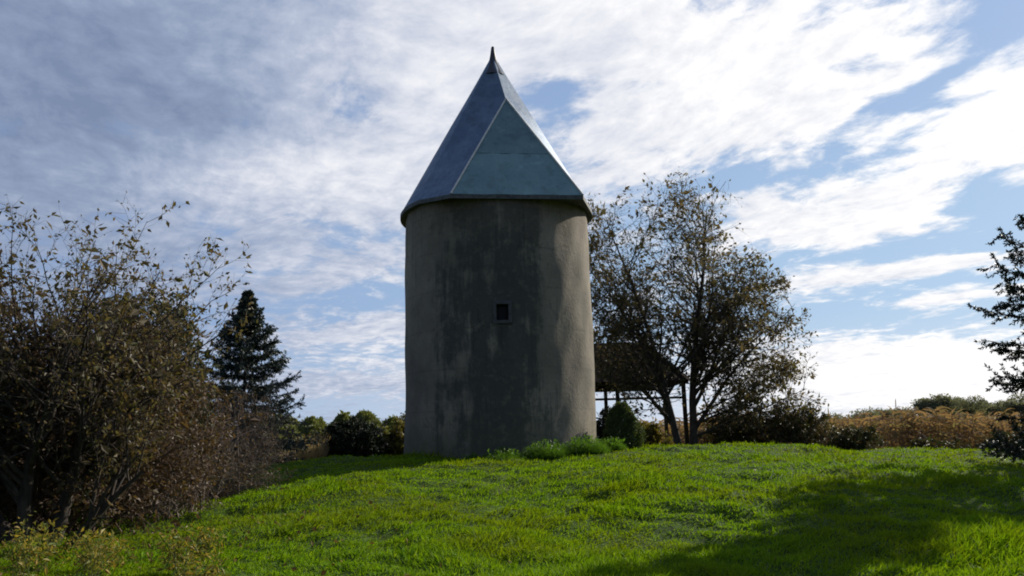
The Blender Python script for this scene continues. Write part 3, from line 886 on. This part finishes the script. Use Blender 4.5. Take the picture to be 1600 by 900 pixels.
bush("brown_bush", "dense brown leaved thicket tangled round the stems of the foreground tree", on(-6.5, 11.4), 3.15, 2.3, 110, L_BROWN, TWIGRED, 0.06, 4, 12, 8, r0=0.016)
bush("twiggy_bush", "grey brown bare twiggy bush with arching shoots in front of the spruce", on(-5.75, 15.8), 2.15, 1.45, 80, L_BROWN, TWIG, 0.040, 1, 9, 7,
     r0=0.010, bend=(0.05, -0.10), el=(15, 85))
bush("twiggy_bush", "low spreading brown bush at the right skirt of the foreground tree", on(-5.6, 13.5), 1.9, 1.30, 60, L_BROWN, TWIG, 0.045, 1, 9, 6,
     r0=0.009, bend=(0.05, -0.12), el=(12, 80))
bush("green_bush", "tall dark green leafy bush behind the brown thicket", on(-6.5, 14.2), 3.75, 1.15, 50, L_DKGREEN, TWIG, 0.075, 9, 9, 6, el=(60, 90))
spruce("spruce_tree", "small blue green spruce standing behind the twiggy bush", on(-7.75, 23.0), 5.05, 2.35, 19, 11, 24, 26, L_SPRUCE, nsize=0.075, gap=0.4, pw=0.9, tw=(0.18, 0.34))
spruce("spruce_tree", "big dark spruce with long drooping boughs at the right edge", on(13.75, 17.5), 9.5, 5.9, 18, 13, 34, 44, L_SPRUCED, nsize=0.085, gap=0.30, pw=1.3, cap=3.05, tw=(0.13, 0.27))

# left background bushes
bush("dark_bush", "round near black evergreen bush left of the tower", on(-5.35, 26.4), 1.40, 1.32, 56, L_BLACKGREEN, TWIG, 0.075, 12, 9, 5, sq=0.8)
bush("yellow_bush", "yellowing leafy bush between the black bush and the tower", on(-3.75, 27.2), 1.55, 0.75, 30, L_YELGREEN, TWIG, 0.075, 8, 8, 5, el=(45, 88))
bush("dark_shrub", "dark upright shrub just visible at the left foot of the tower", on(-3.9, 31.0), 2.0, 0.7, 26, L_BLACKGREEN, TWIG, 0.08, 8, 8, 5, el=(55, 88))

# reed clump
def blades(n, Rd, H, w, lean=0.25, K=4, dome=0.0):
    a = rng.uniform(0, 2 * np.pi, n); rad = Rd * np.sqrt(rng.random(n))
    S = np.stack([rad * np.cos(a), rad * np.sin(a), np.full(n, -0.03)], -1)
    h = H * rng.uniform(0.55, 1.1, n) * (1 - dome * (rad / Rd) ** 2)
    D = np.stack([np.cos(a) * lean * rng.uniform(0, 1.6, n), np.sin(a) * lean * rng.uniform(0, 1.6, n), np.ones(n)], -1)
    P = grow(S, D, h, K, 0.08, -0.10)
    sd = unit(np.cross(unit(P[:, -1] - P[:, 0]), unit(rng.normal(0, 1, (n, 3)))))
    ww = w * np.linspace(1, 0.12, K)
    V = np.stack([P - sd[:, None] * ww[None, :, None], P + sd[:, None] * ww[None, :, None]], 2)
    i = np.arange(n * K * 2).reshape(n, K, 2)
    q = np.stack([i[:, :-1, 0], i[:, :-1, 1], i[:, 1:, 1], i[:, 1:, 0]], -1).reshape(-1, 4)
    return V.reshape(-1, 3), q


for (x, y, rd, h, lab) in ((-6.35, 25.4, 0.36, 1.0, "pale dry reed tuft right of the spruce"), (-6.95, 25.8, 0.33, 0.85, "shorter dry reed tuft half behind the spruce boughs")):
    rc = empty("reed_clump", on(x, y), lab, "reeds", "dry reed tufts by the spruce")
    mesh("foliage", *blades(420, rd, h, 0.012), None, L_REED, rc)

# conical clipped conifer right of the tower
def cone_shrub(name, label, loc, H, Rd, n, leaf_m):
    root = empty(name, loc, label, "shrub")
    h = rng.random(n) ** 1.3 * H
    rad = Rd * np.sqrt(np.clip(1 - (h / H) ** 1.25, 0.002, 1)) ** 1.15 * np.where(h < 0.2 * H, 0.8 + h / H, 1.0) * rng.uniform(0.72, 1.04, n)
    a = rng.uniform(0, 2 * np.pi, n)
    rad = rad * (1 + 0.10 * np.sin(3 * a + h * 5) + 0.07 * np.sin(7 * a - h * 9))
    S = np.stack([rad * np.cos(a), rad * np.sin(a), h], -1)
    D = np.stack([np.cos(a) * 0.6, np.sin(a) * 0.6, np.full(n, 1.0)], -1)
    P = grow(S, D, np.full(n, 0.10), 3, 0.2, 0)
    st = grow(np.array([[0, 0, -0.1]]), np.array([[0, 0, 1.0]]), np.array([H * 0.9]), 5, 0.02)
    build_plant(root, [(st, radii(np.array([0.05]), 5, 0.2), 6)], [leaves(P, 6, 0.055, 0.35, -0.2, 0.02)], DARKBARK, leaf_m, "stems", "foliage")
cone_shrub("conical_shrub", "small cone shaped evergreen shrub at the right foot of the tower", on(2.88, 21.9), 1.12, 0.52, 4200, L_THUJA)
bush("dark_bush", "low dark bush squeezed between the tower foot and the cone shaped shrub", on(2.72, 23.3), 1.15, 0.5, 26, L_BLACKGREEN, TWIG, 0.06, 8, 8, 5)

# undergrowth beneath and right of the broadleaf tree
for (x, y, h, rd, m_, lab) in (
        (5.0, 31.5, 1.25, 1.1, L_YELGREEN, "orange yellow bush seen under the broadleaf tree left of its trunks"),
        (8.4, 31.2, 1.85, 1.5, L_BRAMBLE, "dark bramble mound just right of the broadleaf trunks"),
        (10.3, 30.6, 1.95, 1.7, L_BRAMBLE, "bramble bush under the drooping right branches of the broadleaf tree"),
        (12.6, 30.4, 1.15, 1.5, L_BRAMBLE, "low green bush where the broadleaf tree ends and the corn begins"),
        (15.2, 29.6, 0.70, 1.6, L_BRAMBLE, "low bramble bank in front of the middle of the dry corn"),
        (17.4, 28.4, 0.85, 1.6, L_BRAMBLE, "dark leafy bush in front of the right end of the dry corn"),
        (19.0, 27.0, 1.35, 1.8, L_BRAMBLE, "tallest dark bramble bush beside the big spruce boughs"),
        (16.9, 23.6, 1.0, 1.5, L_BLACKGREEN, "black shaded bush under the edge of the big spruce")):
    bush("bramble_bush", lab, on(x, y), h, rd, 42, m_, TWIG, 0.085, 6, 8, 5, group="bushes along the lawn edge", sq=0.8)

# ------------------------------------------------------------------ dry corn field
reseed('corn')
corn = MB()
nC = 5200
cx = rng.uniform(6, 60, nC); cy = 40 + rng.random(nC) ** 1.6 * 26
cy = np.round(cy / 0.75) * 0.75 + rng.normal(0, 0.06, nC)
kp = (cx / cy < 0.95) & (cx / cy > 0.12)
cx, cy = cx[kp], cy[kp]; nC = len(cx)
S = np.stack([cx, cy, gz(cx, cy)], -1)
hC = rng.uniform(1.9, 2.45, nC) + 0.25 * np.sin(cx * 0.7) * np.sin(cy * 0.5)
Pc = grow(S, np.tile([0, 0, 1.0], (nC, 1)), hC, 4, 0.06, 0)
corn.add(*tubes(Pc, radii(np.full(nC, 0.016), 4, 0.4), 3))
S2, D2, LL, _ = offshoots(Pc, radii(np.full(nC, 0.016), 4), hC, 7, (0.2, 1.0), (25, 60), (0.25, 0.42), 0.5, taper=0.1)
Pl = grow(S2, D2, LL, 4, 0.10, -0.42)
nl = len(Pl); sd = unit(np.cross(Pl[:, 1] - Pl[:, 0], rng.normal(0, 1, (nl, 3))))
ww = np.array([0.03, 0.045, 0.035, 0.006])
V = np.stack([Pl - sd[:, None] * ww[None, :, None], Pl + sd[:, None] * ww[None, :, None]], 2).reshape(-1, 3)
i = np.arange(nl * 8).reshape(nl, 4, 2)
corn.add(V, np.stack([i[:, :-1, 0], i[:, :-1, 1], i[:, 1:, 1], i[:, 1:, 0]], -1).reshape(-1, 4))
co = corn.build("dry_corn", L_CORN)
tag(co, "field of dry tan corn beyond the lawn edge on the right", "corn", kind='stuff')

# ------------------------------------------------------------------ far trees
def far_tree(name, label, loc, H, Rd, n, size, leaf_m, group, conif=False):
    root = empty(name, loc, label, "tree", group)
    if conif:
        h = rng.random(n) ** 1.25 * H
        rad = Rd * (1 - h / H) ** 0.75 * np.sqrt(rng.uniform(0.25, 1, n)) + 0.04
        a = rng.uniform(0, 2 * np.pi, n)
        p = np.stack([rad * np.cos(a), rad * np.sin(a), h], -1)
    else:
        nb = 16
        bc = np.stack([rng.normal(0, Rd * 0.45, nb), rng.normal(0, Rd * 0.45, nb), H * rng.uniform(0.30, 0.84, nb)], -1)
        br = Rd * rng.uniform(0.26, 0.52, nb)
        k = rng.integers(0, nb, n)
        p = bc[k] + unit(rng.normal(0, 1, (n, 3))) * (br[k] * rng.random(n) ** 0.4)[:, None] * np.array([1, 1, 0.8])
    d = unit(rng.normal(0, 1, (n, 3)) + np.array([0, 0, 0.5 if conif else 0]))
    P = np.stack([p, p + d * size], 1)
    st = grow(np.array([[0, 0, -0.5]]), np.array([[0, 0, 1.0]]), np.array([H * 0.8]), 6, 0.03)
    build_plant(root, [(st, radii(np.array([H * 0.025]), 6, 0.2), 6)], [leaves(P, 3, size, 0.6, 0.0, size * 0.4)], DARKBARK, leaf_m)
    return root


k = 0
words = ["leftmost young pine of the hedge line, its foot hidden by the spruce", "young pine of the hedge line left of the pale reeds", "young pine showing just above the pale reeds",
         "low young pine between the reeds and the black bush", "young pine over the left end of the black bush", "taller young pine over the black bush",
         "young pine over the middle of the black bush", "young pine with a pointed top over the right end of the black bush", "young pine behind the yellowing bush",
         "young pine closest to the tower in the hedge line"]
for i, px in enumerate(np.linspace(395, 632, 10) + rng.normal(0, 6, 10)):
    yv = 52 + rng.uniform(-2, 5)
    x = (px - 800) / 1250 * yv * 0.985
    far_tree("young_pine", words[i], (x, yv, float(gz(x, yv))), 3.35 + rng.uniform(-0.22, 0.3), 2.9, 7000, 0.13, L_PINE, "young pines in the hedge line left of the tower", True)
fw = ["low far tree half hidden by the outer twigs of the broadleaf tree", "far rounded tree at the left end of the far tree line", "far low tree second along the far tree line",
      "broad far tree above the left of the corn", "far tree above the middle of the corn", "tallest far tree with a domed top above the corn", "far tree beside the domed one",
      "narrow far tree left of the spruce boughs", "far bushy tree just left of the spruce boughs", "far tree seen through the spruce boughs"]
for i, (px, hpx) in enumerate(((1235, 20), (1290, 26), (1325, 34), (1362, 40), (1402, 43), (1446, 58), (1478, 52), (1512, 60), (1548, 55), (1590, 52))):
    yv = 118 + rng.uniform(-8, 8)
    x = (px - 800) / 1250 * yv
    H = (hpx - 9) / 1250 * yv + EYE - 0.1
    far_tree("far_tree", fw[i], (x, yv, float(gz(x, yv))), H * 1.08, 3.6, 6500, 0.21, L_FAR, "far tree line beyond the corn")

# ------------------------------------------------------------------ clumps at the tower foot
for (x, y, rd, h, lab) in ((-0.32, 19.7, 0.60, 0.34, "rounded lush grass clump below the tower window"), (0.78, 19.95, 0.56, 0.54, "tallest lush green clump against the tower foot"),
                           (1.72, 20.25, 0.58, 0.48, "lush green clump right of the tallest one at the tower foot"), (-1.05, 19.7, 0.34, 0.20, "lowest green clump at the edge of the tower shadow"),
                           (2.42, 20.8, 0.38, 0.34, "small green clump beside the cone shaped shrub")):
    rc = empty("grass_clump", on(x, y), lab, "plant", "green clumps along the tower foot")
    f = MB()
    f.add(*blades(2000, rd, h, 0.0075, 0.75, 5, 0.75))
    np_ = 70
    q_ = rng.normal(0, rd * 0.35, (np_, 2))
    Ps = grow(np.concatenate([q_, np.zeros((np_, 1))], 1), dirs(rng.uniform(0, 360, np_), rng.uniform(45, 90, np_)), h * 0.9 * np.exp(-((q_ / rd) ** 2).sum(1)), 4, 0.15)
    f.add(*leaves(Ps, 7, 0.065, 0.55, 0.2, 0.03))
    f.build("foliage", L_CLUMP, rc)
# ------------------------------------------------------------------ lawn
def noise2(x, y, ks, seed):
    r_ = np.random.default_rng(seed); s = 0; w_ = 0
    for kf in ks:
        for _ in range(5):
            a, p = r_.uniform(0, 6.28), r_.uniform(0, 6.28)
            s = s + np.sin(kf * (x * math.cos(a) + y * math.sin(a)) + p) / math.sqrt(kf); w_ += 1 / math.sqrt(kf)
    return s / w_ * 2.2


reseed('lawn')
nB = 380000
d = 5.2 * (30.5 / 5.2) ** rng.random(nB)                     # even spread over the picture: density falls with distance
th = R(1) * rng.uniform(-39, 39, nB)
bx, by = d * np.tan(th), d
kp = (np.hypot(bx - TX, by - TY) > RW + 0.02) & (np.abs(bx) < 22)
bx, by, d = bx[kp], by[kp], d[kp]; nB = len(bx)
tall = np.clip(noise2(bx, by, (1.3, 2.6, 4.6, 7.5), 3) * 1.3, -1, 1.8)
hB = (0.078 + 0.085 * np.maximum(tall, 0) ** 1.3 + 0.035 * np.minimum(tall, 0)) * rng.uniform(0.55, 1.35, nB)
hB *= 0.9
hB *= 1 + 1.3 * np.exp(-np.maximum(np.hypot(bx - TX, by - TY) - RW, 0) / 0.28)
hB *= 1 + 0.55 * np.exp(-((bx - 5.0) ** 2 / 6 + (by - 7.0) ** 2 / 2.5))
wB = 0.0026 + 0.00042 * d
S = np.stack([bx, by, gz(bx, by) - 0.01], -1)
leanaz = noise2(bx, by, (0.6, 1.3), 9) * 2.5 + rng.normal(0, 1.3, nB)
Dg = np.stack([np.cos(leanaz) * rng.uniform(0.1, 0.9, nB), np.sin(leanaz) * rng.uniform(0.1, 0.9, nB), np.ones(nB)], -1)
Pg = grow(S, Dg, hB, 3, 0.10, -0.30)
sd = unit(np.cross(unit(Pg[:, -1] - Pg[:, 0]), unit(rng.normal(0, 1, (nB, 3)))))
V = np.concatenate([Pg[:, 0] - sd * wB[:, None], Pg[:, 0] + sd * wB[:, None], Pg[:, 1] + sd * wB[:, None] * 0.8, Pg[:, 1] - sd * wB[:, None] * 0.8, Pg[:, 2]], 1).reshape(-1, 3)
i = np.arange(nB) * 5
lawn = mesh("grass", V, np.stack([i, i + 1, i + 2, i + 3], -1), np.stack([i + 3, i + 2, i + 4], -1), L_GRASS)
tag(lawn, "bright green uneven grass covering the mound", "grass", kind='stuff')

# fallen leaves, thickest under the fruit tree
reseed('fallen')
nF = 640
fx = np.concatenate([rng.normal(-4.6, 1.7, 500), rng.uniform(-6, 9, 140)]); fy = np.concatenate([rng.normal(9.6, 1.9, 500), rng.uniform(6, 24, 140)])
Pf_ = np.stack([fx, fy, gz(fx, fy) + rng.uniform(0.03, 0.09, nF)], -1)
Pf_ = np.stack([Pf_, Pf_ + rng.normal(0, 0.03, (nF, 3)) * np.array([1, 1, 0.3])], 1)
fo = mesh("fallen_leaves", *leaves(Pf_, 1, 0.055, 0.6, 0.0, 0.01), None, leaf_mat("fallen_leaf", [(0.11, 0.07, 0.03), (0.16, 0.11, 0.04), (0.08, 0.05, 0.025)], 0.2, spec=0.05))
tag(fo, "scattered brown fallen leaves in the grass", "leaves", kind='stuff')

# ------------------------------------------------------------------ weeds, bottom left
wl_ = [(-3.9, 7.6, 0.55, "tall yellow green weed left of centre in the weed patch"), (-3.2, 7.9, 0.42, "short leafy weed at the right end of the weed patch"),
       (-4.6, 7.7, 0.62, "tallest weed with yellowed leaves below the fruit tree"), (-4.3, 8.5, 0.45, "green weed behind the yellowed ones under the fruit tree"),
       (-3.4, 9.0, 0.40, "weed with rusty yellow leaves out on the lawn"), (-4.9, 8.6, 0.5, "dark weed against the leaning stem of the fruit tree"),
       (-2.7, 7.2, 0.34, "low weed nearest the lawn at the bottom of the picture"), (-5.3, 7.9, 0.6, "yellow weed in the bottom left corner")]
for (x, y, h, lab) in wl_:
    bush("weed", lab, on(x, y), h, 0.30, 11, L_WEED, STEM, 0.05, 3, 5, 2, cat="weed", group="weeds at the lower left", el=(58, 89), r0=0.004, width=0.36)
